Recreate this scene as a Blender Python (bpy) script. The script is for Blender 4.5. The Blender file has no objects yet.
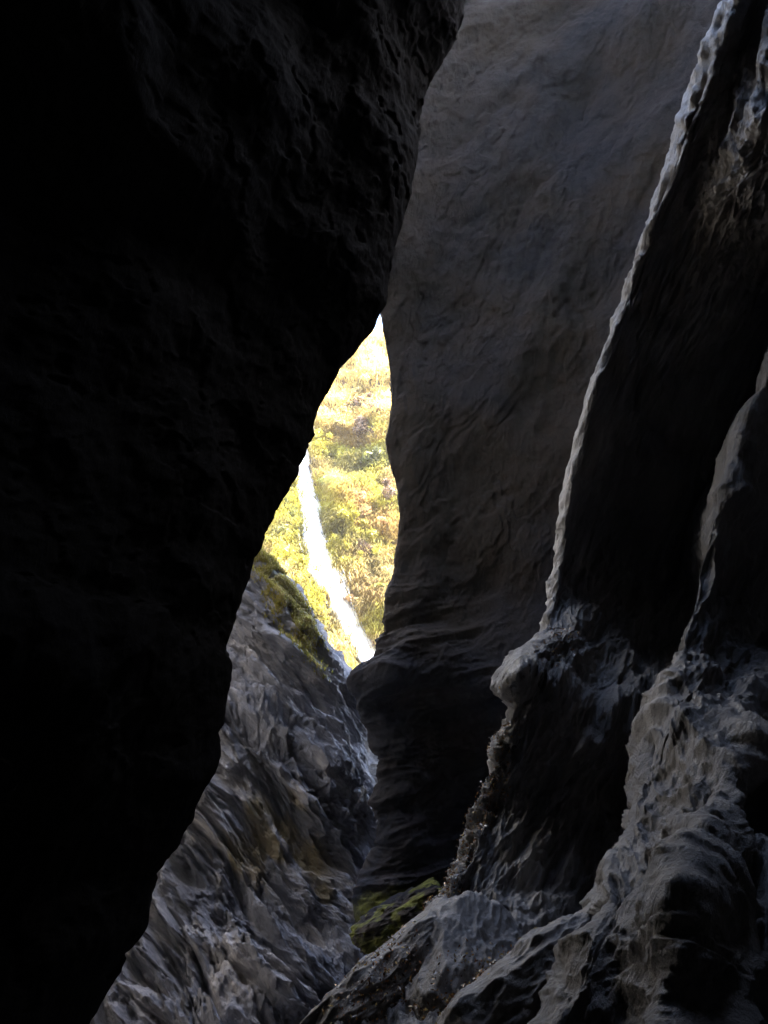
import bpy, math, random
import numpy as np
random.seed(7); rng = np.random.default_rng(11)
R = math.radians
sc = bpy.context.scene; col = sc.collection

# ------------------------------------------------------------------ camera
F = 770.0; PITCH = R(20); EYE = np.array([0.0, 0.0, 1.6])
cp, sp_ = math.cos(PITCH), math.sin(PITCH)
cam = bpy.data.cameras.new('camera'); co = bpy.data.objects.new('camera', cam); col.objects.link(co)
co.location = EYE.tolist(); co.rotation_euler = (R(90)+PITCH, 0, 0)
cam.sensor_fit = 'VERTICAL'; cam.sensor_height = 24; cam.lens = 24*F/1024
cam.clip_start = 0.05; cam.clip_end = 3000
sc.camera = co

def at(px, py, Y):
    a, b = (px-384)/F, (512-py)/F
    d = np.array([a, cp - b*sp_, sp_ + b*cp])
    return EYE + d*(Y/d[1])

# ------------------------------------------------------------------ noise
def _h(ix, iy, iz, seed):
    h = (ix.astype(np.uint32)*np.uint32(374761393) + iy.astype(np.uint32)*np.uint32(668265263)
         + iz.astype(np.uint32)*np.uint32(2147483647) + np.uint32(seed*144269 + 12345))
    h = (h ^ (h >> np.uint32(13)))*np.uint32(1274126177)
    h = (h ^ (h >> np.uint32(15)))*np.uint32(2246822519)
    return h ^ (h >> np.uint32(16))
_G = rng.normal(size=(256, 3)); _G /= np.linalg.norm(_G, axis=1)[:, None]; _G = (_G*1.5).astype(np.float32)
def perlin(P, seed=0):
    P = P.astype(np.float32); I = np.floor(P).astype(np.int32); f = P - I
    u = f*f*f*(f*(f*6-15)+10); out = 0
    for dx in (0, 1):
        for dy in (0, 1):
            for dz in (0, 1):
                g = _G[_h(I[..., 0]+dx, I[..., 1]+dy, I[..., 2]+dz, seed) & np.uint32(255)]
                v = g[..., 0]*(f[..., 0]-dx) + g[..., 1]*(f[..., 1]-dy) + g[..., 2]*(f[..., 2]-dz)
                w = (u[..., 0] if dx else 1-u[..., 0])*(u[..., 1] if dy else 1-u[..., 1])*(u[..., 2] if dz else 1-u[..., 2])
                out = out + v*w
    return out
def fbm(P, o=4, seed=0, gain=.5, lac=2.03):
    s = 0; a = 1.0; Q = np.array(P)
    for k in range(o):
        s = s + a*perlin(Q, seed+k*7); a *= gain; Q = Q*lac + 3.7
    return s
def ridged(P, o=4, seed=0, gain=.5):
    s = 0; a = 1.0; Q = np.array(P)
    for k in range(o):
        n = 1-np.abs(perlin(Q, seed+k*7))*1.6; s = s + a*n*n; a *= gain; Q = Q*2.1 + 5.1
    return s
def worley(P, seed=0):
    P = P.astype(np.float32); I = np.floor(P).astype(np.int32); f = P-I
    F1 = np.full(P.shape[:-1], 9., np.float32); F2 = F1.copy(); ID = np.zeros(P.shape[:-1], np.float32)
    for dx in (-1, 0, 1):
        for dy in (-1, 0, 1):
            for dz in (-1, 0, 1):
                h = _h(I[..., 0]+dx, I[..., 1]+dy, I[..., 2]+dz, seed)
                ox = (h & np.uint32(1023))/1023.; oy = ((h >> np.uint32(10)) & np.uint32(1023))/1023.; oz = ((h >> np.uint32(20)) & np.uint32(1023))/1023.
                d = (dx+ox-f[..., 0])**2 + (dy+oy-f[..., 1])**2 + (dz+oz-f[..., 2])**2
                m = d < F1
                F2 = np.where(m, F1, np.minimum(F2, d)); ID = np.where(m, ox, ID); F1 = np.where(m, d, F1)
    return np.sqrt(F1), np.sqrt(F2), ID
def frame_coords(P, along, scale):
    """coordinates in a foliation frame: first axis runs along the grain; scale = metres per unit"""
    a = np.array(along, float); a /= np.linalg.norm(a)
    b = np.cross(a, [0, 1, 0]); b /= np.linalg.norm(b); c = np.cross(a, b)
    M = np.stack([a/scale[0], b/scale[1], c/scale[2]], 1)
    return (P @ M)
def sm(x, a, b):
    t = np.clip((x-a)/(b-a), 0, 1); return t*t*(3-2*t)
def blob(P, c, r):
    r = np.broadcast_to(np.array(r, float), (3,))
    return np.exp(-(((P-c)/r)**2).sum(-1))
def dist_line(P, pts):
    best = np.full(P.shape[:-1], 1e9); 
    for a, b in zip(pts[:-1], pts[1:]):
        ab = b-a; t = np.clip(((P-a) @ ab)/(ab @ ab), 0, 1)
        d = np.linalg.norm(P-(a+t[..., None]*ab), axis=-1); best = np.minimum(best, d)
    return best

# ------------------------------------------------------------------ mesh helpers
def spline(C, n, axis):
    """Catmull-Rom along an axis; n = samples per segment (list)"""
    C = np.moveaxis(C, axis, 0); k = C.shape[0]; out = []
    E = np.concatenate([(2*C[0]-C[1])[None], C, (2*C[-1]-C[-2])[None]])
    for i in range(k-1):
        p0, p1, p2, p3 = E[i], E[i+1], E[i+2], E[i+3]
        last = i == k-2
        t = np.linspace(0, 1, n[i]+1)[: None if last else -1].reshape((-1,)+(1,)*(C.ndim-1))
        # limited tangents keep the curve from overshooting on uneven spacing
        d1 = np.linalg.norm(p1-p0, axis=-1, keepdims=True); d2 = np.linalg.norm(p2-p1, axis=-1, keepdims=True)+1e-9; d3 = np.linalg.norm(p3-p2, axis=-1, keepdims=True)
        m1 = ((p1-p0)/(d1+1e-9)*d2 + (p2-p1)*d1/d2)/(d1+d2)*d2
        m2 = ((p2-p1)/d2*d3 + (p3-p2)/(d3+1e-9)*d2)/(d2+d3)*d2
        out.append((2*t**3-3*t**2+1)*p1 + (t**3-2*t**2+t)*m1 + (-2*t**3+3*t**2)*p2 + (t**3-t**2)*m2)
    return np.moveaxis(np.concatenate(out), 0, axis)
def normals(P, flip):
    du = np.gradient(P, axis=1); dv = np.gradient(P, axis=0)
    n = np.cross(du, dv); n /= np.linalg.norm(n, axis=-1, keepdims=True)+1e-12
    return -n if flip else n
def set_props(o, label=None, cat=None, group=None, kind=None):
    if label: o['label'] = label
    if cat: o['category'] = cat
    if group: o['group'] = group
    if kind: o['kind'] = kind
    return o
def mesh_np(name, V, Fc, mat, parent=None, smooth=True, attrs=None, link=True):
    """Fc: (n,k) faces"""
    me = bpy.data.meshes.new(name); V = np.ascontiguousarray(V, np.float32).reshape(-1, 3); Fc = np.ascontiguousarray(Fc, np.int32)
    me.vertices.add(len(V)); me.vertices.foreach_set('co', V.ravel())
    k = Fc.shape[1]; me.loops.add(Fc.size); me.loops.foreach_set('vertex_index', Fc.ravel())
    me.polygons.add(len(Fc)); me.polygons.foreach_set('loop_start', np.arange(len(Fc), dtype=np.int32)*k)
    me.update(calc_edges=True)
    if smooth: me.polygons.foreach_set('use_smooth', np.ones(len(Fc), bool))
    if attrs is not None:
        ca = me.color_attributes.new('tint', 'FLOAT_COLOR', 'POINT')
        A = np.ones((len(V), 4), np.float32); A[:, :attrs.shape[-1]] = attrs.reshape(len(V), -1); ca.data.foreach_set('color', A.ravel())
    me.materials.append(mat)
    o = bpy.data.objects.new(name, me)
    if parent: o.parent = parent
    if link: col.objects.link(o)
    return o
def grid_faces(nr, nc, flip=False):
    i = np.arange(nr*nc).reshape(nr, nc)
    a, b, c, d = i[:-1, :-1], i[:-1, 1:], i[1:, 1:], i[1:, :-1]
    f = np.stack([a, b, c, d] if flip else [a, d, c, b], -1).reshape(-1, 4)
    return f
def grid_obj(name, P, mat, flip=False, attrs=None, parent=None):
    return mesh_np(name, P, grid_faces(P.shape[0], P.shape[1], flip), mat, parent, True, attrs)
def interp(pts, y):
    a = np.array(pts, float); return np.interp(y, a[:, 0], a[:, 1])

# ------------------------------------------------------------------ materials
def nodes(name):
    m = bpy.data.materials.new(name); m.use_nodes = True; nt = m.node_tree; nt.nodes.clear()
    return m, nt, nt.nodes, nt.links
def rock_mat(name, cols, grain=(0, 0, 1), scale=1.0, rough=(.45, .8), bump=.02, spec=.5, stretch=4.0, moss=(.045, .06, .012), ochre=(.30, .22, .10)):
    m, nt, N, L = nodes(name)
    out = N.new('ShaderNodeOutputMaterial'); b = N.new('ShaderNodeBsdfPrincipled'); L.new(b.outputs[0], out.inputs[0])
    tc = N.new('ShaderNodeTexCoord')
    mr = N.new('ShaderNodeMapping'); L.new(tc.outputs['Object'], mr.inputs[0]); mp = N.new('ShaderNodeMapping'); L.new(mr.outputs[0], mp.inputs[0])
    # align local z with the grain, then squeeze it
    g = np.array(grain, float); g /= np.linalg.norm(g)
    tilt = math.atan2(g[0], g[2]) if g[2] else 0
    mr.inputs['Rotation'].default_value = (0, -tilt, 0); mp.inputs['Scale'].default_value = (scale, scale, scale/stretch)
    def noise(vec, s, det, rg=.6, dist=0.):
        n = N.new('ShaderNodeTexNoise'); n.inputs['Scale'].default_value = s; n.inputs['Detail'].default_value = det
        n.inputs['Roughness'].default_value = rg; n.inputs['Distortion'].default_value = dist; L.new(vec, n.inputs['Vector']); return n.outputs[0]
    def ramp(fac, stops):
        r = N.new('ShaderNodeValToRGB'); L.new(fac, r.inputs[0]); e = r.color_ramp.elements
        while len(e) < len(stops): e.new(.5)
        for k, (p, c) in enumerate(stops): e[k].position = p; e[k].color = (*c, 1) if len(c) == 3 else c
        return r.outputs[0]
    def mix(fac, a, c, mode='MIX'):
        x = N.new('ShaderNodeMix'); x.data_type = 'RGBA'; x.blend_type = mode
        if isinstance(fac, float): x.inputs[0].default_value = fac
        else: L.new(fac, x.inputs[0])
        for s_, v in ((6, a), (7, c)):
            if isinstance(v, tuple): x.inputs[s_].default_value = (*v, 1)
            else: L.new(v, x.inputs[s_])
        return x.outputs[2]
    n1 = noise(mp.outputs[0], .9, 6, .62, .4); n2 = noise(tc.outputs['Object'], .35, 4, .6); n3 = noise(mp.outputs[0], 9, 8, .7, .6)
    base = ramp(n1, [(.3, cols[0]), (.5, cols[1]), (.68, cols[2])])
    base = mix(ramp(n2, [(.42, (0, 0, 0)), (.62, (1, 1, 1))]), base, cols[3])
    fine = ramp(n3, [(.3, (.55, .55, .56)), (.55, (1, 1, 1)), (.75, (1.25, 1.22, 1.18))])
    base = mix(1.0, base, fine, 'MULTIPLY')
    at_ = N.new('ShaderNodeAttribute'); at_.attribute_name = 'tint'; sp = N.new('ShaderNodeSeparateColor'); L.new(at_.outputs['Color'], sp.inputs[0])
    nb = noise(tc.outputs['Object'], 14, 6, .7)
    def masked(ch):
        mm = N.new('ShaderNodeMath'); mm.operation = 'MULTIPLY_ADD'; L.new(nb, mm.inputs[0]); mm.inputs[1].default_value = 1.4; 
        ad = N.new('ShaderNodeMath'); ad.operation = 'MULTIPLY_ADD'; L.new(sp.outputs[ch], ad.inputs[0]); ad.inputs[1].default_value = 2.2; ad.inputs[2].default_value = -1.9
        L.new(ad.outputs[0], mm.inputs[2]); mm.use_clamp = True; return mm.outputs[0]
    # tint: red = moss, green = ochre stain, blue = wet
    base = mix(masked(1), base, ochre)
    mo = ramp(noise(tc.outputs['Object'], 6, 4), [(.35, tuple(c*.5 for c in moss)), (.65, tuple(c*1.7 for c in moss))])
    base = mix(masked(0), base, mo)
    wet = mix(sp.outputs[2], base, (.03, .027, .025))
    L.new(wet, b.inputs['Base Color'])
    rr = N.new('ShaderNodeMapRange'); L.new(n3, rr.inputs[0]); rr.inputs[1].default_value = .3; rr.inputs[2].default_value = .7
    rr.inputs[3].default_value = rough[0]; rr.inputs[4].default_value = rough[1]
    rw = N.new('ShaderNodeMath'); rw.operation = 'MULTIPLY_ADD'; L.new(sp.outputs[2], rw.inputs[0]); rw.inputs[1].default_value = -.4; L.new(rr.outputs[0], rw.inputs[2]); rw.use_clamp = True
    L.new(rw.outputs[0], b.inputs['Roughness']); b.inputs['Specular IOR Level'].default_value = spec
    # fine relief: layered grain and pitting
    n4 = noise(mp.outputs[0], 26, 8, .68, .3); n5 = noise(tc.outputs['Object'], 70, 5, .7)
    ad = N.new('ShaderNodeMath'); ad.operation = 'MULTIPLY_ADD'; L.new(n5, ad.inputs[0]); ad.inputs[1].default_value = .35; L.new(n4, ad.inputs[2])
    ad2 = N.new('ShaderNodeMath'); ad2.operation = 'MULTIPLY_ADD'; L.new(n3, ad2.inputs[0]); ad2.inputs[1].default_value = 1.6; L.new(ad.outputs[0], ad2.inputs[2])
    bp = N.new('ShaderNodeBump'); bp.inputs['Strength'].default_value = 1; bp.inputs['Distance'].default_value = bump; L.new(ad2.outputs[0], bp.inputs['Height'])
    L.new(bp.outputs[0], b.inputs['Normal'])
    return m
def leaf_mat(name, rough=.55, trans=.35, mul=1.0):
    m, nt, N, L = nodes(name)
    out = N.new('ShaderNodeOutputMaterial'); b = N.new('ShaderNodeBsdfPrincipled'); tr = N.new('ShaderNodeBsdfTranslucent'); mx = N.new('ShaderNodeMixShader')
    a = N.new('ShaderNodeAttribute'); a.attribute_name = 'tint'
    L.new(a.outputs['Color'], b.inputs['Base Color']); L.new(a.outputs['Color'], tr.inputs[0])
    b.inputs['Roughness'].default_value = rough; mx.inputs[0].default_value = trans
    L.new(b.outputs[0], mx.inputs[1]); L.new(tr.outputs[0], mx.inputs[2]); L.new(mx.outputs[0], out.inputs[0])
    return m

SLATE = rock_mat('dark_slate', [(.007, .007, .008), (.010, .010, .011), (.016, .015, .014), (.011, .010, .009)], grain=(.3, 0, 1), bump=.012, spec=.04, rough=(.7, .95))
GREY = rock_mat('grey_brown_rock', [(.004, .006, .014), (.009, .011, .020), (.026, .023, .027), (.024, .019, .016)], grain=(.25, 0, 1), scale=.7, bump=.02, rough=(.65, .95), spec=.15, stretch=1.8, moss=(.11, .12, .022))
RIDGE = rock_mat('sculpted_rock', [(.045, .045, .052), (.13, .127, .13), (.44, .42, .41), (.16, .145, .13)], grain=(.35, 0, 1), bump=.035, rough=(.3, .7), spec=.6, stretch=4, moss=(.07, .08, .02))
FURROW = rock_mat('furrowed_schist', [(.07, .075, .105), (.27, .265, .29), (.68, .62, .59), (.24, .24, .28)], grain=(-.68, 0, .74), scale=1.7, bump=.07, rough=(.4, .8), stretch=3, moss=(.11, .12, .025), ochre=(.27, .215, .125))
SLAB = rock_mat('wet_slab_rock', [(.07, .07, .078), (.12, .115, .115), (.20, .185, .17), (.12, .10, .08)], grain=(.4, 0, .9), scale=1.4, bump=.01, rough=(.35, .7), stretch=3)
SOIL = rock_mat('hillside_soil', [(.05, .04, .02), (.10, .07, .035), (.17, .11, .06), (.12, .07, .035)], scale=.6, bump=.03, rough=(.8, 1.), stretch=1.2)
LEAF = leaf_mat('leafy_green', .5, .4)

# ------------------------------------------------------------------ A: overhanging near cliff (black)
A_S = [(470, -40), (466, 0), (457, 40), (434, 80), (422, 125), (410, 190), (401, 225), (392, 255), (385, 305), (376, 325), (345, 365), (318, 420),
       (306, 458), (292, 485), (263, 543), (247, 580), (238, 612), (229, 634), (234, 665), (232, 690), (227, 715), (221, 745), (214, 778),
       (198, 808), (182, 845), (166, 868), (152, 905), (148, 925), (128, 960), (112, 985), (90, 1024), (60, 1075), (20, 1140)]
def aY(py): return interp([(-40, 6.0), (300, 5.8), (700, 5.0), (1140, 4.6)], py)
S = np.array([at(px, py, aY(py)) for px, py in A_S])
offs = [(-16, 2.2), (-8, 1.8), (-4.2, 1.5), (-1.6, .85), (-.4, .35), (0, 0), (-.18, -.45), (-.6, -1.0), (-1.3, -1.9), (-2.0, -3.3), (-2.4, -6), (-2.6, -12)]
net = np.array([[s+np.array([ox, oy, 0]) for ox, oy in offs] for s in S])
up = [net[0]+np.array([dx, dy, dz]) for dx, dy, dz in ((-9, -1.0, 7.5), (-3, -.5, 6.5), (-.3, 0, 4.5), (.15, .05, 2))]
net = np.concatenate([np.array(up), net, (net[-1]+np.array([-.3, 0, -3]))[None]])
rs = [6, 8, 12, 16] + [max(6, int(abs(A_S[i+1][1]-A_S[i][1])*.85)) for i in range(len(A_S)-1)] + [20]
rs.insert(4, 8) if len(rs) < net.shape[0]-1 else None
P = spline(spline(net, rs[:net.shape[0]-1], 0), [6, 10, 20, 30, 40, 40, 50, 60, 50, 30, 20], 1)
Nn = normals(P, False)
if (Nn[P.shape[0]//2, 250] @ (EYE-P[P.shape[0]//2, 250])) < 0: Nn = -Nn; aflip = True
else: aflip = False
q = frame_coords(P, (.35, 0, 1), (1.4, .5, .9)); q = q+.35*np.stack([perlin(q*.8, 1), perlin(q*.8, 2), perlin(q*.8, 3)], -1)
f1, f2, _ = worley(q*.7, 5)
edge = 1-.93*np.exp(-(np.linalg.norm(P[:, :, :2]-P[:, 106:107, :2], axis=-1)/.5)**2)
calm = 1-.6*sm(P[..., 2], 2, 5)
d = (.35*(f1-.45)*calm + .25*fbm(P*.5, 3, 3))*edge + .04*calm*(ridged(q*1.6, 4, 9)-1)*(.3+.7*edge) + .020*fbm(P*5, 5, 4) - .02*sm(fbm(P*2.3, 4, 12), .1, .2)
P = P+Nn*d[..., None]
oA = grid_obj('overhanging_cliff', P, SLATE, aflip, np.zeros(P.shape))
set_props(oA, 'black overhanging cliff whose unlit face fills one whole side and leans over the gap', 'cliff')

# ------------------------------------------------------------------ B: tall smooth wall behind
B_S = [(400, -120), (385, -40), (380, 60), (376, 160), (374, 240), (374, 290), (377, 320), (380, 345), (386, 372), (390, 392), (388, 412), (384, 440), (387, 462),
       (391, 485), (398, 508), (400, 530), (397, 560), (391, 590), (384, 618), (376, 640), (364, 660), (352, 677), (356, 695), (363, 715), (374, 738),
       (382, 758), (384, 778), (377, 796), (379, 826), (385, 848), (379, 862), (368, 888), (366, 912), (374, 938), (384, 962), (384, 990), (384, 1030), (384, 1090)]
def bY(py): return interp([(-120, 12.3), (600, 12.6), (677, 12.2), (760, 12.6), (880, 12.6), (1090, 11.5)], py)
rows = []
for px, py in B_S:
    s = at(px, py, bY(py)); Y = bY(py)
    r = [s+np.array([9, 9, 0]), s+np.array([3.5, 5, 0]), s+np.array([1.1, 2.4, 0]), s+np.array([.25, .8, 0]), s]
    rec = .5*math.exp(-((py-760)/60)**2)
    for k, (qx, dy) in enumerate(((px+22, -.12), (px+60, .0+rec), (max(px+120, 500), -.1+rec*.6), (600, -.6), (690, -1.6), (800, -3.0))):
        r.append(at(qx, py, Y+dy))
    r.append(at(960, py, Y-4.0)); r.append(at(960, py, Y-4.0)+np.array([9, -2, 0]))
    rows.append(r)
net = np.array(rows)
up = [net[0]+np.array([dx, dy, dz]) for dx, dy, dz in ((1.5, 1.5, 5), (.5, .4, 3), (.1, -.1, 1.2))]
net = np.concatenate([np.array(up), net, (net[-1]+np.array([0, -.2, -3]))[None]])
rs = [8, 14, 20] + [max(5, int(abs(B_S[i+1][1]-B_S[i][1])*.8)) for i in range(len(B_S)-1)] + [10]
P = spline(spline(net, rs, 0), [4, 8, 16, 20, 22, 40, 60, 80, 70, 60, 20, 4], 1)
Nn = normals(P, False); i0, j0 = P.shape[0]//2, 200
bflip = (Nn[i0, j0] @ (EYE-P[i0, j0])) < 0
if bflip: Nn = -Nn
z = P[..., 2]
low = sm(-z, -6.2, -3.2)     # rough ledges low down
big = .20*fbm(frame_coords(P, (.5, 0, 1), (3.5, 2.2, 2.5)), 3, 21)
q = frame_coords(P, (.75, 0, 1), (1.6, .7, 1.)); q = q+.3*np.stack([perlin(q*.7, 31), perlin(q*.7, 32), perlin(q*.7, 33)], -1)
f1, f2, _ = worley(q*.8, 6)
d = big+.035*(f1-.5)+.016*(ridged(q*1.4, 4, 40)-1)+.014*fbm(P*3.5, 4, 8)+.03*np.clip(fbm(P*.9, 3, 12), -.1, .2)
ql = frame_coords(P, (1, 0, .25), (1.5, .38, .8)); ql = ql+.45*np.stack([perlin(ql*.8, 51), perlin(ql*.8, 52), perlin(ql*.8, 53)], -1)
g1, g2, _ = worley(ql, 9)
lowm = low*np.exp(-((P[..., 0]-.4)/1.3)**2)
d = d*(1-.4*low)+lowm*(.32*(g1-.5)+.05*(ridged(ql*2.2, 3, 61)-1))
for (a, b_, Y, w, hgt) in (((458, 168), (500, 160), 12, .10, -.16), ((500, 160), (430, 230), 12, .07, -.10), ((385, 672), (440, 640), 12.2, .30, .22)):
    d = d+hgt*np.exp(-(dist_line(P, [at(*a, Y), at(*b_, Y)])/w)**2)
pl = fbm(frame_coords(P, (.6, 0, 1), (2.6, 1.3, 1.6)), 5, 71); pl2 = fbm(frame_coords(P, (.5, 0, 1), (1.2, .6, .8)), 5, 72)
d = d+.018*sm(pl, .02, .07)+.014*sm(pl, .26, .30)-.016*sm(-pl, .22, .26)
for (a, b_, w, hgt) in (((430, 330), (470, 250), .03, -.05), ((520, 90), (560, 230), .025, -.05), ((470, 420), (530, 300), .03, -.05), ((600, 60), (560, 190), .02, -.04), ((500, 250), (515, 420), .02, -.04)):
    wob = P+.12*np.stack([perlin(P*2.2, 81), perlin(P*2.2, 82), perlin(P*2.2, 83)], -1)
    d = d+hgt*np.exp(-(dist_line(wob, [at(*a, 11.9), at(*b_, 11.9)])/w)**2)
P = P+Nn*d[..., None]
tint = np.zeros(P.shape)
for c, r, v in (((385, 915), .45, 1.0), ((400, 900), .3, .9), ((430, 893), .25, 1.0), ((372, 650), .35, .45), ((395, 636), .3, .4)):
    tint[..., 0] = np.maximum(tint[..., 0], v*blob(P, at(*c, 12.3), (r*1.5, 1.2, r)))
tint[..., 1] = .35*sm(fbm(P*.45, 3, 77), .1, .6)*sm(z, 4, 8)
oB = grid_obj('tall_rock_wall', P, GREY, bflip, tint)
set_props(oB, 'tall smooth grey brown rock wall rising behind the gap, mossy at its foot', 'rock wall')

# ------------------------------------------------------------------ C: ridged cliff with the pale rim
C_S = [(800, -120), (760, -50), (735, 0), (716, 39), (696, 83), (681, 112), (661, 171), (646, 210), (638, 244), (622, 288), (605, 337), (590, 377), (579, 415), (568, 464), (561, 493),
       (557, 520), (556, 545), (549, 580), (543, 603), (534, 640), (514, 666), (508, 684), (510, 700), (497, 737), (486, 778), (476, 810), (464, 838), (448, 872),
       (438, 892), (425, 915), (405, 945), (385, 975), (338, 1022), (300, 1060), (250, 1110)]
def cY(py): return interp([(-120, 6.2), (0, 6.3), (300, 6.9), (560, 7.4), (620, 7.2), (690, 6.6), (780, 6.9), (900, 6.6), (1022, 5.6), (1110, 5.0)], py)
R2 = [(-120, 960), (0, 900), (150, 850), (300, 800), (380, 768), (430, 742), (520, 716), (590, 702), (650, 684), (700, 674), (740, 652), (790, 628), (850, 612), (930, 600), (1000, 597), (1110, 590)]
rows = []
for px, py in C_S:
    Y = cY(py); s = at(px, py, Y); r2 = interp(R2, py); y2 = interp([(-120, 5.0), (150, 5.1), (300, 6.0), (400, 6.2), (560, 6.2), (630, 6.0), (690, 5.65), (760, 5.25), (830, 4.85), (900, 4.3), (1110, 4.0)], py)
    v = (s-EYE)[:2]; v /= np.linalg.norm(v); rt = np.array([v[1], -v[0]])
    def off(a, b): o = rt*a+v*b; return s+np.array([o[0], o[1], 0])
    w = max(60, r2-px); lo = float(sm(np.array(float(py)), 600, 820)); hh = interp([(150, 1), (270, 0)], py)
    rec = interp([(-120, .1), (200, .15), (400, .6), (600, .5), (700, .25), (800, .0), (1110, 0)], py)
    rows.append([off(8, 5), off(3, 2.6), off(1.0, 1.3), off(.22, .45), s, at(px+8+8*hh, py, Y-.16-.26*hh), at(px+w*.22*(1-hh)+28*hh, py, Y-.20+rec*.2-.18*hh), at(px+w*.5*(1-hh)+80*hh, py, Y-.25+rec*.5-.85*hh), at((r2-12)*(1-hh)+(px+130)*hh, py, (Y-.3+rec*.8)*(1-hh)+((Y+y2)/2-.6)*hh),
                 at(r2-3, py, y2+.55*(1-hh)+.3*hh), at(r2, py, y2), at(r2+26, py, y2+.12-.22*lo), at(r2+75, py, y2+.35-.85*lo), at(r2+140, py, y2-.1), at(r2+240, py, y2-.5),
                 np.array([3.6, 1.6, s[2]]), np.array([4.2, -2.5, s[2]]), np.array([4.2, -9, s[2]])])
net = np.array(rows)
up = [net[0]+np.array([dx, dy, dz]) for dx, dy, dz in ((3.0, -.5, 14), (2.0, .3, 9), (1.0, 0, 5))]
net = np.concatenate([np.array(up), net, (net[-1]+np.array([-.2, -.2, -3]))[None]])
rs = [8, 14, 26] + [max(6, int(abs(C_S[i+1][1]-C_S[i][1])*.95)) for i in range(len(C_S)-1)] + [14]
P = spline(spline(net, rs, 0), [4, 8, 18, 26, 16, 50, 70, 80, 70, 30, 40, 60, 60, 60, 40, 20, 10], 1)
Nn = normals(P, False); i0, j0 = P.shape[0]//2, 300
cflip = (Nn[i0, j0] @ (EYE-P[i0, j0])) < 0
if cflip: Nn = -Nn
z = P[..., 2]
grain = (.45, -.1, 1)
q = frame_coords(P, grain, (1.5, .42, .8)); q = q+.5*np.stack([perlin(q*.6, 101), perlin(q*.6, 102), perlin(q*.6, 103)], -1)
f1, f2, _ = worley(q*.9, 16); g1, g2, _ = worley(q*2.1+4, 17)
lowC = sm(-z, -4.8, -2.6); hiC = sm(z, 5.0, 7.0)
nose = np.exp(-(np.linalg.norm(P-P[:, 56:57], axis=-1)/.35)**2)
amp = (.6+.4*lowC)*(1-nose*(.6+.35*(1-lowC)))*(1-.55*hiC)*(1-.15*sm(-z, -3.6, -2.4))
fl = frame_coords(P, (.42, -.2, 1), (3.2, .13, .4)); fl = fl+.25*np.stack([perlin(fl*.7, 171), perlin(fl*.7, 172), perlin(fl*.7, 173)], -1)
flute = .085*hiC*(ridged(fl, 3, 175)-1)*(1-.9*nose)
q3 = frame_coords(P, grain, (.55, .11, .3)); q3 = q3+.6*np.stack([perlin(q3*.5, 104), perlin(q3*.5, 105), perlin(q3*.5, 106)], -1)
h1, h2, _ = worley(q3, 18)
q4 = frame_coords(P, (.85, -.3, .75), (1.8, .6, .8)); q4 = q4+.4*np.stack([perlin(q4*.7, 107), perlin(q4*.7, 108), perlin(q4*.7, 109)], -1)
k1, k2, _ = worley(q4, 19)
cc_ = fbm(frame_coords(P, (.7, -.3, .9), (1.6, .32, .5)), 3, 191)
q5 = frame_coords(P, (.75, -.4, .8), (1.9, .24, .5)); q5 = q5+.4*np.stack([perlin(q5*.6, 181), perlin(q5*.6, 182), perlin(q5*.6, 183)], -1)
e1, e2, _ = worley(q5, 29); lowest = sm(-z, -3.2, -2.0)
r2l = np.exp(-(np.linalg.norm(P-P[:, 322:323], axis=-1)/.22)**2)
d = flute+.05*r2l*(ridged(fl*1.3, 3, 176)-1)+lowest*(1-nose)*.16*(e1-.5)+lowest*.025*(ridged(q5*1.2, 3, 184)-1)+lowC*(1-nose)*.20*(k1-.5)+(.4+.6*lowC)*(1-.5*nose)*(.030*sm(cc_, .05, .12)-.02*sm(-cc_, .15, .22))+.06*(h1-.5)*(.6-.15*lowC+.4*hiC)*(1-.7*nose*(1-lowC))+nose*.03*(.25+.75*lowC)*(ridged(q*3.1+7, 3, 160)-1)+.22*fbm(P*.6, 3, 110)*(1-.8*nose)+amp*(.26*(f1-.5)+.10*(g1-.5))+(.3+.7*np.maximum(lowC, hiC*.7))*.05*(ridged(q*2.4, 4, 120)-1)+.02*fbm(P*5, 4, 130)
# long streak ridges high on the cliff
for k, (a, b_, w, hgt) in enumerate((((770, 20), (690, 235), .10, .20), ((742, 40), (672, 215), .07, .12), ((760, 90), (700, 260), .06, .12), ((735, 190), (705, 225), .04, .10), ((655, 205), (690, 245), .05, -.05), ((720, 60), (690, 180), .16, -.12))):
    c0 = at(*a, 5.4); c1 = at(*b_, 5.75)
    d = d+hgt*np.exp(-(dist_line(P, [c0, c1])/w)**2)
P = P+Nn*d[..., None]
# wet knob that juts from the edge
kc = at(545, 668, 6.6)
d = .20*blob(P, kc, (.22, .6, .20))+.16*blob(P, at(524, 686, 6.5), (.16, .5, .14))+.16*blob(P, at(566, 645, 6.7), (.16, .6, .18))
d = d+np.exp(-(dist_line(P, [at(508, 700, 6.6), at(464, 838, 6.8), at(405, 945, 6.3), at(338, 1020, 5.6)])/.28)**2)*(.10*fbm(P*3.2, 4, 150)+.03*(ridged(P*7, 3, 151)-1))
P = P+Nn*d[..., None]
tint = np.zeros(P.shape)
tint[..., 2] = np.clip(.9*blob(P, at(528, 672, 6.4), (.25, .8, .25))+.8*np.exp(-(dist_line(P, [at(498, 737, 6.6), at(450, 870, 6.6), at(400, 950, 6.3)])/.25)**2), 0, 1)*sm(fbm(P*7, 3, 140), -.2, .3)
tint[..., 1] = .6*np.exp(-(dist_line(P, [at(500, 760, 6.7), at(450, 870, 6.6), at(345, 1020, 5.6)])/.3)**2)
tint[..., 0] = .5*np.exp(-(dist_line(P, [at(425, 915, 6.5), at(345, 1020, 5.6)])/.15)**2)
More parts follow.
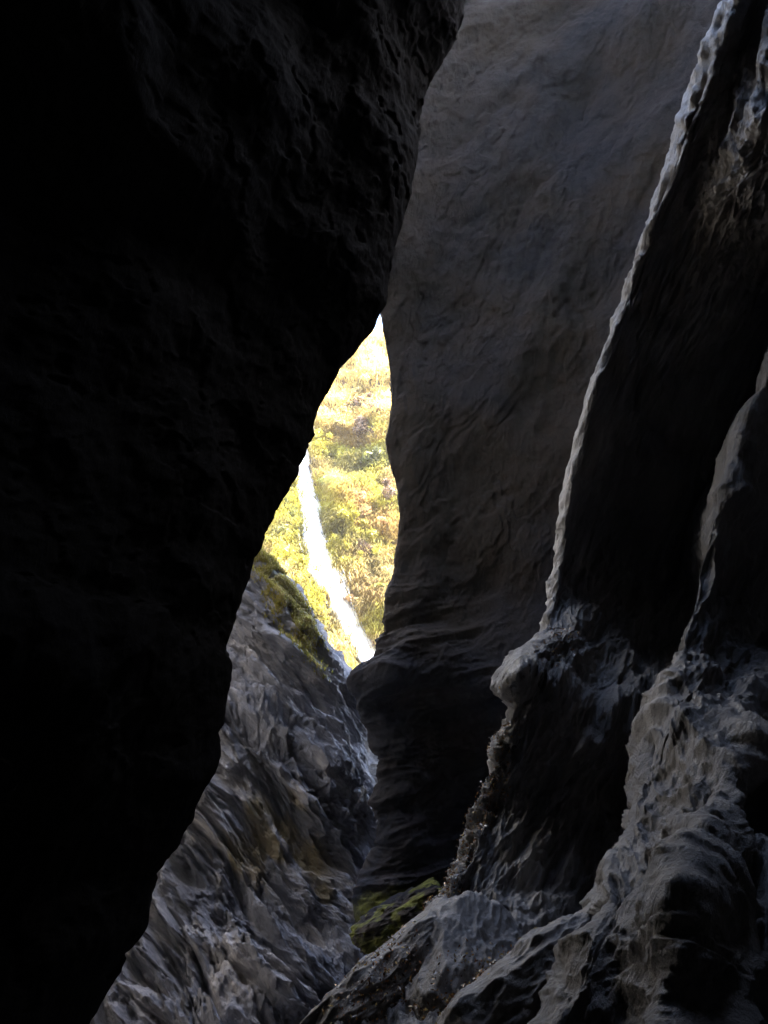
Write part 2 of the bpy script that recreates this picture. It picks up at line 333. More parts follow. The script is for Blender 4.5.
CPN = (P.astype(np.float32)[60:, 50:300], normals(P, False)[60:, 50:300]*(-1 if cflip else 1))
oC = grid_obj('ridged_cliff', P, RIDGE, cflip, tint)
set_props(oC, 'dark ridged cliff with a thin pale rim and sculpted flutes lower down', 'cliff')

# ------------------------------------------------------------------ D: furrowed outcrop
right = [(353, 668), (360, 700), (364, 738), (367, 772), (376, 810), (379, 860), (367, 895), (372, 938), (382, 972), (380, 1000), (350, 1030), (330, 1090)]
nr = 30; us = [-2.2, -.9, -.35, 0, .25, .5, .75, .92, 1.0]
rr = np.array(right, float); acc = np.r_[0, np.cumsum(np.linalg.norm(np.diff(rr, axis=0), axis=1))]; acc /= acc[-1]
net = []
for i in range(nr):
    t = i/(nr-1)
    rx, ry = np.interp(t, acc, rr[:, 0]), np.interp(t, acc, rr[:, 1])
    lx, ly = 175-165*t, 478+590*t
    row = []
    for u in us:
        px, py = lx*(1-u)+rx*u, ly*(1-u)+ry*u+9*(1-t)**5
        py -= 22*math.exp(-((u-.5)/.3)**2)*(1-t)**4
        Y = 16.8-4.6*t - 3.0*(max(min(u, .62), -.6)-.5) + 2.6*max(u-.62, 0)
        Y += -.6*math.exp(-((t-.34)/.06)**2)*math.exp(-((u-.5)/.35)**2) + .55*math.exp(-((t-.17)/.07)**2)*math.exp(-((u-.35)/.4)**2)
        Y += .0*math.exp(-((t-.43)/.05)**2)*math.exp(-((u-.5)/.3)**2)
        row.append(at(px, py, Y))
    s = row[-1]; row += [s+np.array([.06, .6, 0]), s+np.array([-.1, 2.2, -.1]), s+np.array([-.7, 6, -.3])]
    net.append(row)
net = np.array(net)
net = np.concatenate([(net[0]+np.array([-.6, 7, -4.5]))[None], (net[0]+np.array([-.2, 2.6, -.8]))[None], (net[0]+np.array([-.02, .7, .05]))[None], net, (net[-1]+np.array([0, -1.5, -4]))[None]])
P = spline(spline(net, [10, 20, 24]+[24]*(nr-1)+[16], 0), [10, 14, 40, 90, 110, 110, 90, 60, 26, 16, 10], 1)
Nn = normals(P, False); i0, j0 = P.shape[0]//2, 350
dflip = (Nn[i0, j0] @ (EYE-P[i0, j0])) < 0
if dflip: Nn = -Nn
gr = (-.66, .05, .75)
q = frame_coords(P, gr, (2.3, .55, 1.1)); q = q+.38*np.stack([perlin(q*.7, 201), perlin(q*.7, 202), perlin(q*.7, 203)], -1)
f1, f2, id1 = worley(q*.8, 26); g1, g2, id2 = worley(q*1.9+4, 27); h1, h2, _ = worley(q*4.1+4, 28)
tt = np.linspace(0, 1, P.shape[0])[:, None]
smooth_up = np.exp(-((tt-.22)/.07)**2)*np.ones(P.shape[:2])
amp = (1-.5*smooth_up)*(1-.75*np.exp(-((tt-.075)/.05)**2))*(1-.6*np.exp(-(np.linalg.norm(P-P[:, 524:525], axis=-1)/.7)**2))
cr_ = fbm(q*1.5, 5, 231); d = amp*(.10*sm(cr_, .05, .10)-.08*sm(-cr_, .15, .2))+.3*amp*fbm(P*.35, 3, 210)+amp*(.42*(f1-.5)+.30*(g1-.5)+.20*(h1-.5)+.16*(ridged(q*1.7, 4, 220)-1)+.16*(id1-.5))+.025*fbm(P*4, 4, 230)
def saw(s, duty=.72):
    f = s-np.floor(s); return np.where(f < duty, f/duty, (1-f)/(1-duty))
wq = np.stack([perlin(q*.45+3, 204), perlin(q*.45+5, 205)], -1)
s1 = -q[..., 1]*.7+.8*wq[..., 0]+.2*q[..., 0]; s2 = -q[..., 1]*1.8+1.0*wq[..., 1]-.2*q[..., 0]; s3 = -q[..., 1]*4.1+1.6*wq[..., 0]+.3*q[..., 0]
m1 = sm(perlin(q*.6+11, 206), -.35, .25); m2 = sm(perlin(q*.9+13, 207), -.35, .25); m3 = sm(perlin(q*1.4+17, 208), -.3, .3)
d = d+amp*(.55*m1*saw(s1)+.32*m2*saw(s2)+.07*m3*saw(s3))
P = P+Nn*d[..., None]
tint = np.zeros(P.shape)
rl = dist_line(P, [at(262, 560, 16.8), at(300, 610, 16.2), at(330, 648, 15.7), at(353, 672, 15.3)])
tint[..., 0] = .85*np.exp(-(rl/.5)**2)*sm(fbm(P*1.3, 3, 240), -.2, .3)+.7*np.exp(-(dist_line(P, [at(353, 672, 15.3), at(366, 720, 15)])/.35)**2)
for c, r in (((262, 845), 1.0), ((300, 872), .8), ((225, 860), .6), ((300, 790), .6), ((250, 810), .5), ((320, 900), .4)):
    tint[..., 1] = np.maximum(tint[..., 1], 1.15*blob(P, at(*c, 13.6), (r*.8, 5, r*.9))*sm(fbm(q*1.2, 3, 250), -.6, .05))
DPN = (P.astype(np.float32)[40:400, 100:], P[40:400, 100:]*0)
oD = grid_obj('furrowed_outcrop', P, FURROW, dflip, tint)
set_props(oD, 'furrowed grey rock outcrop with slanting grooves and ochre stains, mossy crest below the waterfall', 'rock outcrop')

# ------------------------------------------------------------------ unseen rock added over and behind the viewpoint to shut out sky light
prof = [(-11, -2), (-10, 3), (-9, 7), (-6.5, 9.6), (-2, 10.6), (2, 10.4), (4.3, 10.6), (4.9, 12), (4.6, 18), (4.6, 26), (3.5, 36)]
xs = [-14, -8, -3, 0, 3, 7, 12]
net = np.array([[np.array([x, y, zz]) for x in xs] for y, zz in prof])
P = spline(spline(net, [16]*10, 0), [14]*6, 1); Nn = normals(P, False)
P = P+Nn*(.5*fbm(P*.4, 4, 300)+.15*(ridged(P*.9, 3, 310)-1))[..., None]
set_props(grid_obj('sky_blocking_roof', P, SLATE, False, np.zeros(P.shape)), kind='structure')

# ------------------------------------------------------------------ unseen gorge wall, added to bounce sun onto the outcrop
net = np.array([[np.array([-11+.10*zz+1.5*math.sin(y*.3), y, zz]) for y in (5, 9, 14, 19, 25, 32, 42)] for zz in (-5, 2, 8, 14, 20, 26, 32)])
P = spline(spline(net, [30]*6, 0), [30]*6, 1)
P[..., 0] += .7*fbm(P*.3, 4, 330)+.3*ridged(P*.6, 4, 340)
PALE = rock_mat('pale_bounce_rock', [(.48, .48, .49), (.57, .56, .56), (.68, .66, .64), (.52, .51, .50)], grain=(.2, 0, 1), bump=.04, rough=(.6, .9))  # made this pale to strengthen the bounced sunlight
set_props(grid_obj('sun_bounce_wall', P, PALE, True, np.zeros(P.shape)), 'unseen pale wall added behind the black overhanging cliff to bounce sunlight', 'rock wall')

# ------------------------------------------------------------------ ground
gx = np.concatenate([np.linspace(-300, -30, 12)[:-1], np.linspace(-30, 30, 160), np.linspace(30, 300, 12)[1:]])
gy = np.concatenate([np.linspace(-200, -20, 12)[:-1], np.linspace(-20, 60, 200), np.linspace(60, 400, 12)[1:]])
X, Y = np.meshgrid(gx, gy)
Z = 0-3.2*sm(Y, 3.5, 10)+.25*fbm(np.stack([X*.5, Y*.5, X*0], -1), 4, 400)
set_props(grid_obj('ground', np.stack([X, Y, Z], -1), SLAB, True, np.zeros(X.shape+(3,))), kind='structure')

# ------------------------------------------------------------------ far hillside
def hy(x, z):
    """depth of the slope at (x, z)"""
    p = np.stack([np.asarray(x, float), np.asarray(z, float)*.8, np.zeros(np.shape(x))], -1)
    gully = -1.3*np.exp(-((np.asarray(x)-wx(z))/1.6)**2)
    y = 36+np.asarray(z)*.46+1.6*fbm(p*.16, 3, 500)+.7*fbm(p*.5, 3, 510)-gully
    return y+9*sm(np.asarray(z), 34.5, 43)
W_PX = [(284, 365), (288, 395), (294, 425), (301, 455), (303, 470), (308, 492), (313, 515), (317, 540), (322, 560), (328, 582), (338, 602), (348, 620), (357, 636), (366, 650), (376, 668), (386, 690)]
W_W = np.array([[at(px, py, 40+(660-py)*.035)[0], at(px, py, 40+(660-py)*.035)[2]] for px, py in W_PX])
def wx(z): return np.interp(z, W_W[::-1, 1], W_W[::-1, 0])
def hit(px, py):
    Y = 42.
    for _ in range(40):
        p = at(px, py, Y); Y = .5*Y+.5*float(hy(p[0], p[2]))
    return at(px, py, Y)
X, Zz = np.meshgrid(np.linspace(-26, 24, 330), np.concatenate([np.linspace(-5, 30, 330), np.linspace(30.3, 44, 40)]))
P = np.stack([X, hy(X, Zz), Zz], -1)
rough = .35*fbm(P*.9, 4, 520); P[..., 1] += rough
set_props(grid_obj('hillside', P, SOIL, False, np.zeros(P.shape)), kind='structure')

# colour field of the vegetation
LIME = np.array([.37, .33, .05]); OLIVE = np.array([.15, .15, .035]); STRAW = np.array([.46, .36, .14]); RUST = np.array([.36, .22, .09]); DUSK = np.array([.13, .085, .05])
def veg_col(x, z, jit):
    p = np.stack([x*.2, z*.2, np.zeros_like(x)], -1)
    a = fbm(p, 3, 600); b = fbm(p*1.7+9, 3, 610)
    rightness = sm(x-wx(z), .5, 3.0)
    c = LIME*(1-sm(a, -.1, .35))[:, None]+STRAW*sm(a, -.1, .35)[:, None]
    rr_ = (sm(b, .0, .3)*.7*rightness)[:, None]; c = c*(1-rr_)+RUST*rr_
    dk = (sm(-b, .15, .45)*.75)[:, None]; c = c*(1-dk)+(OLIVE*.5+DUSK*.5)*dk
    top = sm(z, 24, 27)[:, None]; c = c*(1-top)+np.array([.72, .56, .22])*top  # blown-out sun glow painted into the grass colour up the slope
    return np.clip(c*(.7+.6*jit[:, None]), .01, .8)

# grass: arching blades, one mesh
def blades(bx, by, bz, n_dir, length, width, cols_, name, seg=3):
    n = len(bx); ang = rng.uniform(0, 2*math.pi, n)
    side = np.stack([np.cos(ang), np.sin(ang)*.6, np.zeros(n)], -1)
    lean = n_dir+side*.9*rng.uniform(.2, 1, n)[:, None]; lean /= np.linalg.norm(lean, axis=1)[:, None]
    wdir = np.cross(lean, [0, 0, 1]); wdir /= np.linalg.norm(wdir, axis=1)[:, None]+1e-6
    V = []; B = np.stack([bx, by, bz], -1)
    for k in range(seg+1):
        t = k/seg; c = B+lean*(length*t)[:, None]*.8+np.array([0, 0, 1.])*(length*(t*.75-t*t*1.0))[:, None]
        w = (width*(1-t*.85))[:, None]*.5; V += [c-wdir*w, c+wdir*w]
    V = np.stack(V, 1); k = 2*(seg+1)
    F_ = []
    base = np.arange(n)[:, None]*k
    for s in range(seg): F_.append(base+np.array([2*s, 2*s+1, 2*s+3, 2*s+2]))
    Fc = np.concatenate(F_); C_ = np.repeat(cols_[:, None, :], k, 1)
    return mesh_np(name, V.reshape(-1, 3), Fc, LEAF, None, True, C_.reshape(-1, 3))
n = 110000
# scatter over the part of the slope one can see through the gap, with a margin
bx = rng.uniform(-9, 7, n); bz = np.where(rng.uniform(0, 1, n) < .75, rng.uniform(4, 27, n), rng.uniform(25, 40, n))
keep = (np.abs(bx-wx(bz)) > .55+.2*rng.normal(size=n)) | (bz > W_W[0, 1]+.5)
dens = fbm(np.stack([bx*.9, bz*.9, bx*0], -1), 3, 620); keep &= dens > rng.uniform(-1.1, .3, n)
bx, bz = bx[keep], bz[keep]; by = hy(bx, bz)+.35*fbm(np.stack([bx, hy(bx, bz), bz], -1)*.9, 4, 520)
nn = len(bx)
g = blades(bx, by-.02, bz, np.array([0, -.75, .35]), rng.uniform(.5, 1.4, nn), rng.uniform(.03, .075, nn), veg_col(bx, bz, rng.uniform(0, 1, nn)), 'grass')
set_props(g, kind='stuff')

# grass and moss tufts on the crest of the furrowed outcrop
Vd, Nd = DPN; Vd = Vd.reshape(-1, 3); Nd = Nd.reshape(-1, 3)
dd = dist_line(Vd, [at(268, 566, 16.8), at(300, 612, 16.2), at(330, 650, 15.7), at(353, 676, 15.3)])
ok = np.where((dd < .8) & (rng.uniform(0, 1, len(Vd)) < np.exp(-(dd/.33)**2)) & (fbm(Vd*1.6, 2, 630) > -.35))[0]
k = rng.choice(ok, 12000); nn = len(k); j = rng.uniform(0, 1, nn)[:, None]
cc = (LIME*.9)*(j > .35)+STRAW*.8*(j <= .35)
g2 = blades(Vd[k, 0], Vd[k, 1], Vd[k, 2], np.array([0, -.5, .6]), rng.uniform(.06, .24, nn), rng.uniform(.012, .028, nn), cc*rng.uniform(.6, 1.2, (nn, 1)), 'crest_grass')
set_props(g2, kind='stuff')

# shrubs
def shrub_mesh(seed, n=900, leaf=.12, flat=.8, droop=0.):
    r = np.random.default_rng(seed); k = 9
    cen = r.normal(size=(k, 3))*np.array([.62, .5, .42]); cen[:, 2] += .45; rad = r.uniform(.12, .42, k)
    which = r.integers(0, k, n); dvec = r.normal(size=(n, 3)); dvec /= np.linalg.norm(dvec, axis=1)[:, None]
    c = cen[which]+dvec*(rad[which]*r.uniform(.5, 1.1, n)**.5)[:, None]
    c[:, 2] = np.maximum(c[:, 2]*flat, .02)
    nrm = dvec+r.normal(size=(n, 3))*.7; nrm /= np.linalg.norm(nrm, axis=1)[:, None]
    ax = np.cross(nrm, r.normal(size=(n, 3))); ax /= np.linalg.norm(ax, axis=1)[:, None]; ax[:, 2] -= droop; bx_ = np.cross(nrm, ax)
    s = leaf*r.uniform(.6, 1.4, n)[:, None]
    V = np.stack([c-ax*s, c+bx_*s*.24, c+ax*s, c-bx_*s*.24], 1)
    Fc = np.arange(n*4).reshape(n, 4)
    # stems
    sv, sf = [], []
    for i in range(k):
        a = np.array([0, 0, 0.]); b_ = cen[i]*np.array([1, 1, flat]); w = np.array([.018, 0, 0]); w2 = np.array([0, .018, 0]); o = n*4+len(sv)
        sv += [a-w, a+w, a+w2, b_-w*.4, b_+w*.4, b_+w2*.4]; sf += [[o, o+1, o+4, o+3], [o+1, o+2, o+5, o+4], [o+2, o, o+3, o+5]]
    return np.concatenate([V.reshape(-1, 3), np.array(sv)]), np.concatenate([Fc, np.array(sf)]), n*4
def make_shrub(name, seed, base, loc, size, n=900, leaf=.12, flat=.8, droop=0.):
    V, Fc, nl = shrub_mesh(seed, n, leaf, flat, droop); r = np.random.default_rng(seed+5)
    C_ = np.tile(np.array([.09, .06, .04]), (len(V), 1)); j = np.repeat(r.uniform(.55, 1.45, nl//4), 4)[:, None]
    C_[:nl] = np.clip(np.array(base)*j, .01, .8)
    o = mesh_np(name, V, Fc, LEAF, None, False, C_); o.location = loc; o.scale = (size,)*3; o.rotation_euler = (R(25), 0, r.uniform(0, 6))
    return o
spec = [
 ((385, 372), 1.2, STRAW*1.15, 'pale yellow shrub catching the sun high in the gap just below the blown-out sky'),
 ((365, 385), 1.1, STRAW*1.1, 'bright straw yellow shrub near the top of the lit gap'),
 ((352, 402), 1.3, DUSK*1.6, 'brownish grey bush in the shaded hollow high on the lit slope'),
 ((374, 410), 1.3, DUSK*1.5, 'dusky brown bush against the edge of the tall grey wall'),
 ((335, 420), 1.2, STRAW, 'golden bush above the lip of the waterfall'),
 ((358, 432), 1.2, DUSK*1.7, 'mauve brown scrub below the shaded hollow on the lit slope'),
 ((322, 438), 1.0, LIME*1.2, 'yellow green bush right above the head of the waterfall'),
 ((345, 450), 1.1, LIME*1.2, 'lime yellow bush a little beside the waterfall head'),
 ((378, 462), 1.3, OLIVE, 'olive green bush beside the edge of the tall wall, level with the waterfall head'),
 ((362, 478), 1.0, OLIVE*1.1, 'dark green bush between the big fern and the tall wall'),
 ((352, 492), .8, RUST*1.3, 'rust red bush next to the big fern'),
 ((388, 502), 1.2, DUSK*1.3, 'grey green scrub hugging the widest part of the gap'),
 ((380, 520), 1.1, RUST*1.3, 'orange rust shrub at the widest part of the gap'),
 ((345, 515), 1.0, LIME, 'leafy lime bush halfway down beside the falling water'),
 ((338, 545), 1.0, LIME*.9, 'green bush beside the middle of the waterfall, next to the dark boulder'),
 ((350, 560), .9, LIME*.8, 'green bush directly under the dark boulder'),
 ((378, 575), 1.1, STRAW*.9, 'golden green shrub low down by the tall wall edge'),
 ((385, 545), .9, LIME, 'lime shrub between the dark boulder and the tall wall'),
 ((372, 605), 1.1, STRAW*.8, 'straw coloured shrub above the foot of the waterfall'),
 ((352, 590), .8, RUST, 'reddish brown shrub low beside the falling water'),
 ((290, 510), 1.1, OLIVE*1.2, 'olive bush beside the black cliff, level with the upper waterfall'),
 ((278, 532), 1.1, OLIVE, 'dark green bush touching the edge of the black cliff'),
 ((298, 535), 1.0, LIME*.9, 'fresh green bush between black cliff and waterfall'),
 ((285, 560), 1.0, LIME*1.1, 'bright lime bush above the crest of the furrowed outcrop'),
 ((305, 575), 1.0, LIME*1.1, 'vivid green yellow bush hanging over the furrowed outcrop'),
 ((312, 600), .9, LIME*1.05, 'lime bush beside the lower waterfall above the outcrop'),
 ((330, 625), .9, LIME*.9, 'green bush wedged between lower waterfall and outcrop crest'),
 ((388, 440), .9, DUSK*1.8, 'pale grey scrub at the narrow notch of the tall wall'),
]
for i, ((px, py), s, c, lab) in enumerate(spec):
    h = hit(px, py+6)
    o = make_shrub('shrub', 900+i, c, (h[0], h[1]-.05, h[2]-.2), s*.85, n=900, leaf=.13+.05*(i % 3), flat=.75+.1*(i % 3))
    set_props(o, lab, 'shrub', 'shrubs on the sunlit slope')
# fern beside the waterfall
def fern(name, loc, size, c, nf=13):
    V, Fc = [], []
    r = random.Random(5)
    for k in range(nf):
        a = 2*math.pi*k/nf+r.uniform(-.2, .2); L_ = r.uniform(.8, 1.15)
        dx = np.array([math.cos(a), math.sin(a)*.8-.25, 0]); sd = np.array([-math.sin(a), math.cos(a), 0])
        for j in range(16):
            t = j/15; c0 = dx*L_*t+np.array([0, 0, .75*t-1.0*t*t])*L_; t2 = t+.03
            c1 = dx*L_*t2+np.array([0, 0, .75*t2-1.0*t2*t2])*L_; w = .28*math.sin(math.pi*(t*.85+.1))
            for sg in (-1, 1):
                tip = c0+sd*sg*w+dx*.1+np.array([0, 0, -.05]); o = len(V)
                V += [c0, c1, tip+(c1-c0)*.5, tip]; Fc.append([o, o+1, o+2, o+3])
    V = np.array(V); C_ = np.tile(c, (len(V), 1))*rng.uniform(.7, 1.3, (len(V), 1))
    o = mesh_np(name, V, np.array(Fc), LEAF, None, False, C_); o.location = loc; o.scale = (size,)*3; return o
h = hit(334, 484); set_props(fern('fern', (h[0], h[1]-.5, h[2]+.1), .95, np.array([.33, .42, .12])), 'big arching fern rosette beside the upper part of the waterfall', 'fern')
h = hit(382, 590); set_props(fern('fern', (h[0], h[1]-.5, h[2]+.1), .7, np.array([.34, .36, .08])), 'smaller yellow green fern low down beside the edge of the tall wall', 'fern')

# boulders
def boulder(name, loc, size, rot, mat, seed, sub=5, rough=.3, boxy=.5, label=None, grain=(0, 0, 1), tintf=None):
    import bmesh
    bm = bmesh.new(); bmesh.ops.create_icosphere(bm, subdivisions=sub, radius=1)
    V = np.array([v.co for v in bm.verts]); Fc = np.array([[v.index for v in f.verts] for f in bm.faces]); bm.free()
    m = np.abs(V).max(1, keepdims=True); V = V*(1-boxy)+(V/m)*boxy*.85
    V = V*np.array(size)
    from mathutils import Euler
    M = np.array(Euler(rot).to_matrix()); V = V @ M.T
    W = V+np.array(loc); nrm = V/np.linalg.norm(V, axis=1)[:, None]; s = min(size)
    q = frame_coords(W, grain, (s*1.6, s*.6, s)); f1, f2, _ = worley(q+.3*fbm(q, 2, seed)[:, None], seed)
    d = rough*s*(.7*(f1-.5)+.5*fbm(W/s*.8, 3, seed))+.06*s*(ridged(q*2.2, 4, seed+3)-1)*rough/.3
    V = V+nrm*d[:, None]
    o = mesh_np(name, V, Fc, mat, None, True, (tintf(V+np.array(loc)) if tintf else np.zeros(V.shape))); o.location = loc
    if label: set_props(o, label, 'boulder' if 'boulder' in name else 'rock slab')
    return o
h = hit(364, 548); boulder('boulder', (h[0], h[1]-.1, h[2]), (.55, .5, .38), (.3, .7, 0), SOIL, 701, 5, .6, .7, label='dark reddish boulder jutting from the lit slope beside the waterfall')
h = hit(366, 577); boulder('boulder', (h[0], h[1]+.1, h[2]), (.8, .5, .3), (0, .7, 0), SOIL, 702, 5, .6, .7, label='flat brown boulder on the lit slope just under the dark reddish one')
h = hit(342, 607); boulder('boulder', (h[0]+.1, h[1]+.1, h[2]), (.35, .3, .25), (0, .3, 0), SOIL, 703, 5, .6, .7, label='small brown boulder at the side of the lower waterfall')

# ------------------------------------------------------------------ waterfall
m, nt, N, L = nodes('falling_water')
out = N.new('ShaderNodeOutputMaterial'); b = N.new('ShaderNodeBsdfPrincipled'); b.inputs['Base Color'].default_value = (.88, .90, .92, 1); b.inputs['Roughness'].default_value = .35
b.inputs['Subsurface Weight'].default_value = 0.0; L.new(b.outputs[0], out.inputs[0]); WATER = m
at_ = N.new('ShaderNodeAttribute'); at_.attribute_name = 'tint'; sx = N.new('ShaderNodeSeparateColor'); L.new(at_.outputs['Color'], sx.inputs[0])
tc = N.new('ShaderNodeTexCoord'); mp = N.new('ShaderNodeMapping'); mp.inputs['Rotation'].default_value = (0, R(22), 0); L.new(tc.outputs['Object'], mp.inputs[0])
mp2 = N.new('ShaderNodeMapping'); mp2.inputs['Scale'].default_value = (7, 2, 1.1); L.new(mp.outputs[0], mp2.inputs[0])
nz = N.new('ShaderNodeTexNoise'); nz.inputs['Scale'].default_value = 1.4; nz.inputs['Detail'].default_value = 6; L.new(mp2.outputs[0], nz.inputs['Vector'])
ma = N.new('ShaderNodeMath'); ma.operation = 'MULTIPLY_ADD'; L.new(sx.outputs[0], ma.inputs[0]); ma.inputs[1].default_value = 1.5; ma.inputs[2].default_value = -.75
mb = N.new('ShaderNodeMath'); mb.operation = 'MULTIPLY_ADD'; L.new(nz.outputs[0], mb.inputs[0]); mb.inputs[1].default_value = 1.5; L.new(ma.outputs[0], mb.inputs[2]); mb.use_clamp = True
L.new(mb.outputs[0], b.inputs['Alpha'])
path = np.array([hit(px, py) for px, py in W_PX]); path[:, 1] -= .35
cl = spline(path, [14]*(len(path)-1), 0)
wfr = bpy.data.objects.new('waterfall', None); col.objects.link(wfr); wfr.location = cl[0].tolist()
set_props(wfr, 'thin white waterfall sliding down the sunlit green slope in the gap', 'waterfall')
inv = -cl[0]
n_s = len(cl); uu = np.linspace(-1, 1, 40)
wd = np.interp(np.arange(n_s), [0, n_s*.25, n_s*.5, n_s*.8, n_s], [.8, .95, 1.1, 1.0, .9])
G = np.zeros((n_s, 40, 3))
for i in range(n_s):
    for j, u in enumerate(uu):
        G[i, j] = cl[i]+np.array([u*wd[i], -.35*(1-u*u)+.1, 0])
st = frame_coords(G, (-.35, -.3, 1), (2.2, .16, .5))
G[..., 1] -= .16*ridged(st, 3, 800)-.12
G[..., 0] += .16*fbm(np.stack([G[..., 2]*1.2, G[..., 2]*0+uu*1.5, G[..., 2]*0], -1), 3, 810)
ta = np.zeros(G.shape); ta[..., 0] = (1.1*np.exp(-((uu+.30)/np.where(uu < -.3, .34, .62))**2)*np.clip((1-np.abs(uu))*6, 0, 1))[None]
grid_obj('water_sheet', G+inv, WATER, True, ta, wfr)
# loose strands and droplets of spray
V, Fc = [], []
for k in range(700):
    i = rng.integers(0, n_s-6); off = rng.normal()*.75*wd[i]+.25; L_ = rng.integers(1, 5)
    a = cl[i]+np.array([off, -.3-rng.uniform(0, .35), rng.normal()*.15]); b_ = cl[i+L_]+np.array([off+rng.normal()*.03, -.3, 0]); a = a if rng.uniform() < .6 else a
    w = rng.uniform(.003, .009); o = len(V); V += [a+inv, a+inv+[w, .01, 0], b_+inv+[w*.4, .01, 0], b_+inv]; Fc.append([o, o+1, o+2, o+3])
sp_o = mesh_np('spray', np.array(V), np.array(Fc), WATER, wfr, False, np.full((len(V), 3), .55)); sp_o['kind'] = 'stuff'

# ------------------------------------------------------------------ slabs in the gorge bottom
SLABS = []
SLABS.append(boulder('rock_slab', at(470, 1010, 5.7), (.46, .45, .78), (R(-32), R(24), R(25)), SLAB, 711, 7, .30, .15, 'smooth rounded pale slab leaning at the bottom, with leaf litter along its foot', (.4, 0, .9)))
SLABS.append(boulder('rock_slab', at(560, 1010, 4.9), (.75, .5, .38), (R(-25), R(-28), R(10)), SLAB, 712, 7, .3, .35, 'flat rough grey slab at the very bottom between the smooth slab and the fluted buttress', (.8, 0, .5)))
SLABS.append(boulder('rock_slab', at(385, 1010, 5.9), (.8, .5, .33), (R(-15), R(-38), R(5)), SLAB, 713, 7, .3, .4, 'brown wet slab slanting down to the bottom edge beside the furrowed outcrop', (.8, 0, .6)))
boulder('mossy_boulder', at(400, 915, 11.4), (.72, .8, .20), (0, R(-26), 0), GREY, 714, 6, .7, .5, 'moss covered boulder at the foot of the tall grey wall', (1, 0, .3), lambda V: np.stack([sm(fbm(V*3, 3, 9), -.5, .3)*.8, np.zeros(len(V)), np.zeros(len(V))], -1))

# ------------------------------------------------------------------ hazy air
hz = np.array([[x, y, zz] for x in (-320, 320) for y in (-220, 420) for zz in (-6, 60)], float)
hm, nt, N, L = nodes('hazy_air'); out = N.new('ShaderNodeOutputMaterial'); pv = N.new('ShaderNodeVolumePrincipled')
pv.inputs['Color'].default_value = (.92, .92, .94, 1); pv.inputs['Density'].default_value = .0007; pv.inputs['Anisotropy'].default_value = .3; L.new(pv.outputs[0], out.inputs['Volume'])
ho = mesh_np('haze', hz, np.array([[0, 1, 3, 2], [4, 6, 7, 5], [0, 4, 5, 1], [2, 3, 7, 6], [0, 2, 6, 4], [1, 5, 7, 3]]), hm, None, False); set_props(ho, kind='stuff')

# leaf litter: fallen leaves and grit caught in the seams and on the wet edge
def scatter(V, Nv, pts, rad, n, nz=.15):
    V = V.reshape(-1, 3); Nv = Nv.reshape(-1, 3)
    dd = dist_line(V, pts); ok = np.where((dd < rad) & (Nv[:, 2] > nz) & (rng.uniform(0, 1, len(V)) < np.exp(-(dd/rad*1.5)**2)))[0]
    if len(ok) == 0: return np.zeros((0, 3)), np.zeros((0, 3))
    k = rng.choice(ok, n); return V[k]+rng.normal(size=(n, 3))*.008, Nv[k]
CV, CN = CPN
sets = [scatter(CV, CN, [at(498, 737, 6.6), at(464, 838, 6.8), at(425, 915, 6.5), at(345, 1020, 5.6)], .22, 3000, -.1),
        scatter(CV, CN, [at(520, 690, 6.5), at(566, 640, 6.8)], .2, 250, -.1)]
for ob in SLABS:
    V = np.empty(len(ob.data.vertices)*3, np.float32); ob.data.vertices.foreach_get('co', V); V = V.reshape(-1, 3)
    Nv = np.empty(len(ob.data.vertices)*3, np.float32); ob.data.vertices.foreach_get('normal', Nv); Nv = Nv.reshape(-1, 3)
    Wd = V+np.array(ob.location)
    for line in ([at(420, 1020, 5.3), at(480, 975, 5.3), at(530, 940, 5.4)], [at(470, 1024, 4.9), at(520, 1000, 4.9), at(560, 975, 4.9)], [at(350, 1015, 5.5), at(400, 960, 5.7)]):
        sets.append(scatter(Wd, Nv, line, .25, 600, -.1))
B_ = np.concatenate([a for a, _ in sets]); Nb = np.concatenate([b for _, b in sets]); n = len(B_)
r1 = rng.normal(size=(n, 3)); nn_ = Nb+.8*r1; nn_ /= np.linalg.norm(nn_, axis=1)[:, None]
ax = np.cross(nn_, rng.normal(size=(n, 3))); ax /= np.linalg.norm(ax, axis=1)[:, None]; bx_ = np.cross(nn_, ax); sz = rng.uniform(.004, .017, n)[:, None]
B_ = B_+Nb*.01
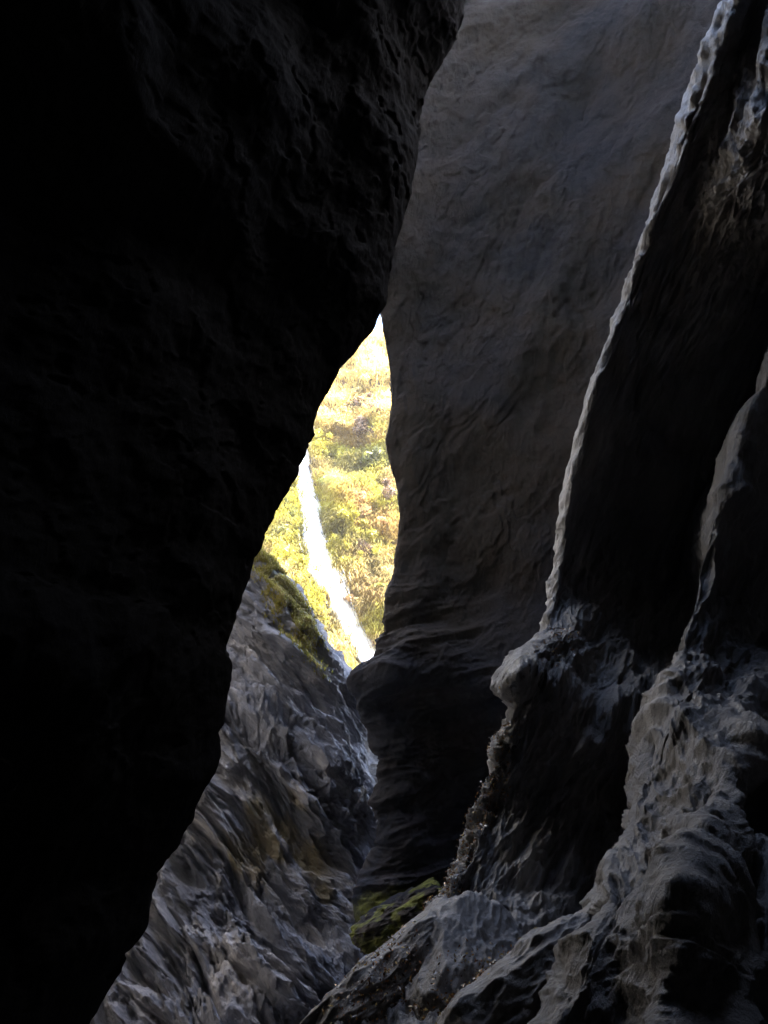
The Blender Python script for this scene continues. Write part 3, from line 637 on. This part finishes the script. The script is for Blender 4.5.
V = np.stack([B_-ax*sz, B_+bx_*sz*.45+nn_*sz*.2, B_+ax*sz, B_-bx_*sz*.45+nn_*sz*.2], 1).reshape(-1, 3)
pal = np.array([[.16, .07, .03], [.28, .14, .05], [.09, .05, .03], [.35, .25, .10], [.30, .27, .24]])
C_ = np.repeat(pal[rng.integers(0, 5, n)]*rng.uniform(.6, 1.3, (n, 1)), 4, 0)
lm = leaf_mat('wet_fallen_leaf', .18, .05)
set_props(mesh_np('leaf_litter', V, np.arange(4*n).reshape(n, 4), lm, None, False, C_), kind='stuff')

# ------------------------------------------------------------------ world and sun
w = bpy.data.worlds.new('World'); sc.world = w; w.use_nodes = True; nt = w.node_tree; nt.nodes.clear()
bg = nt.nodes.new('ShaderNodeBackground'); sk = nt.nodes.new('ShaderNodeTexSky'); ow = nt.nodes.new('ShaderNodeOutputWorld')
sk.sky_type = 'NISHITA'; sk.sun_disc = False
EL, AZ = R(50), R(98)     # azimuth measured from +Y towards +X
sk.sun_elevation = EL; sk.sun_rotation = AZ; sk.dust_density = 1.5; sk.ozone_density = 1.0
nt.links.new(sk.outputs[0], bg.inputs[0]); nt.links.new(bg.outputs[0], ow.inputs[0]); bg.inputs[1].default_value = .15
sun = bpy.data.lights.new('sun', 'SUN'); sun.energy = 2.8; sun.angle = R(.5); sun.color = (1, .94, .83)
so = bpy.data.objects.new('sun', sun); col.objects.link(so)
from mathutils import Vector
dirv = Vector((math.cos(EL)*math.sin(AZ), math.cos(EL)*math.cos(AZ), math.sin(EL)))
so.rotation_euler = dirv.to_track_quat('Z', 'Y').to_euler(); so.location = (20, 20, 60)

sc.view_settings.view_transform = 'Standard'; sc.view_settings.look = 'None'; sc.view_settings.exposure = 4.2; sc.view_settings.gamma = 1
sc.cycles.use_denoising = True; sc.cycles.max_bounces = 6; sc.cycles.diffuse_bounces = 4
sc.cycles.use_guiding = True; sc.cycles.use_surface_guiding = True; sc.cycles.use_volume_guiding = True; sc.cycles.guiding_training_samples = 48
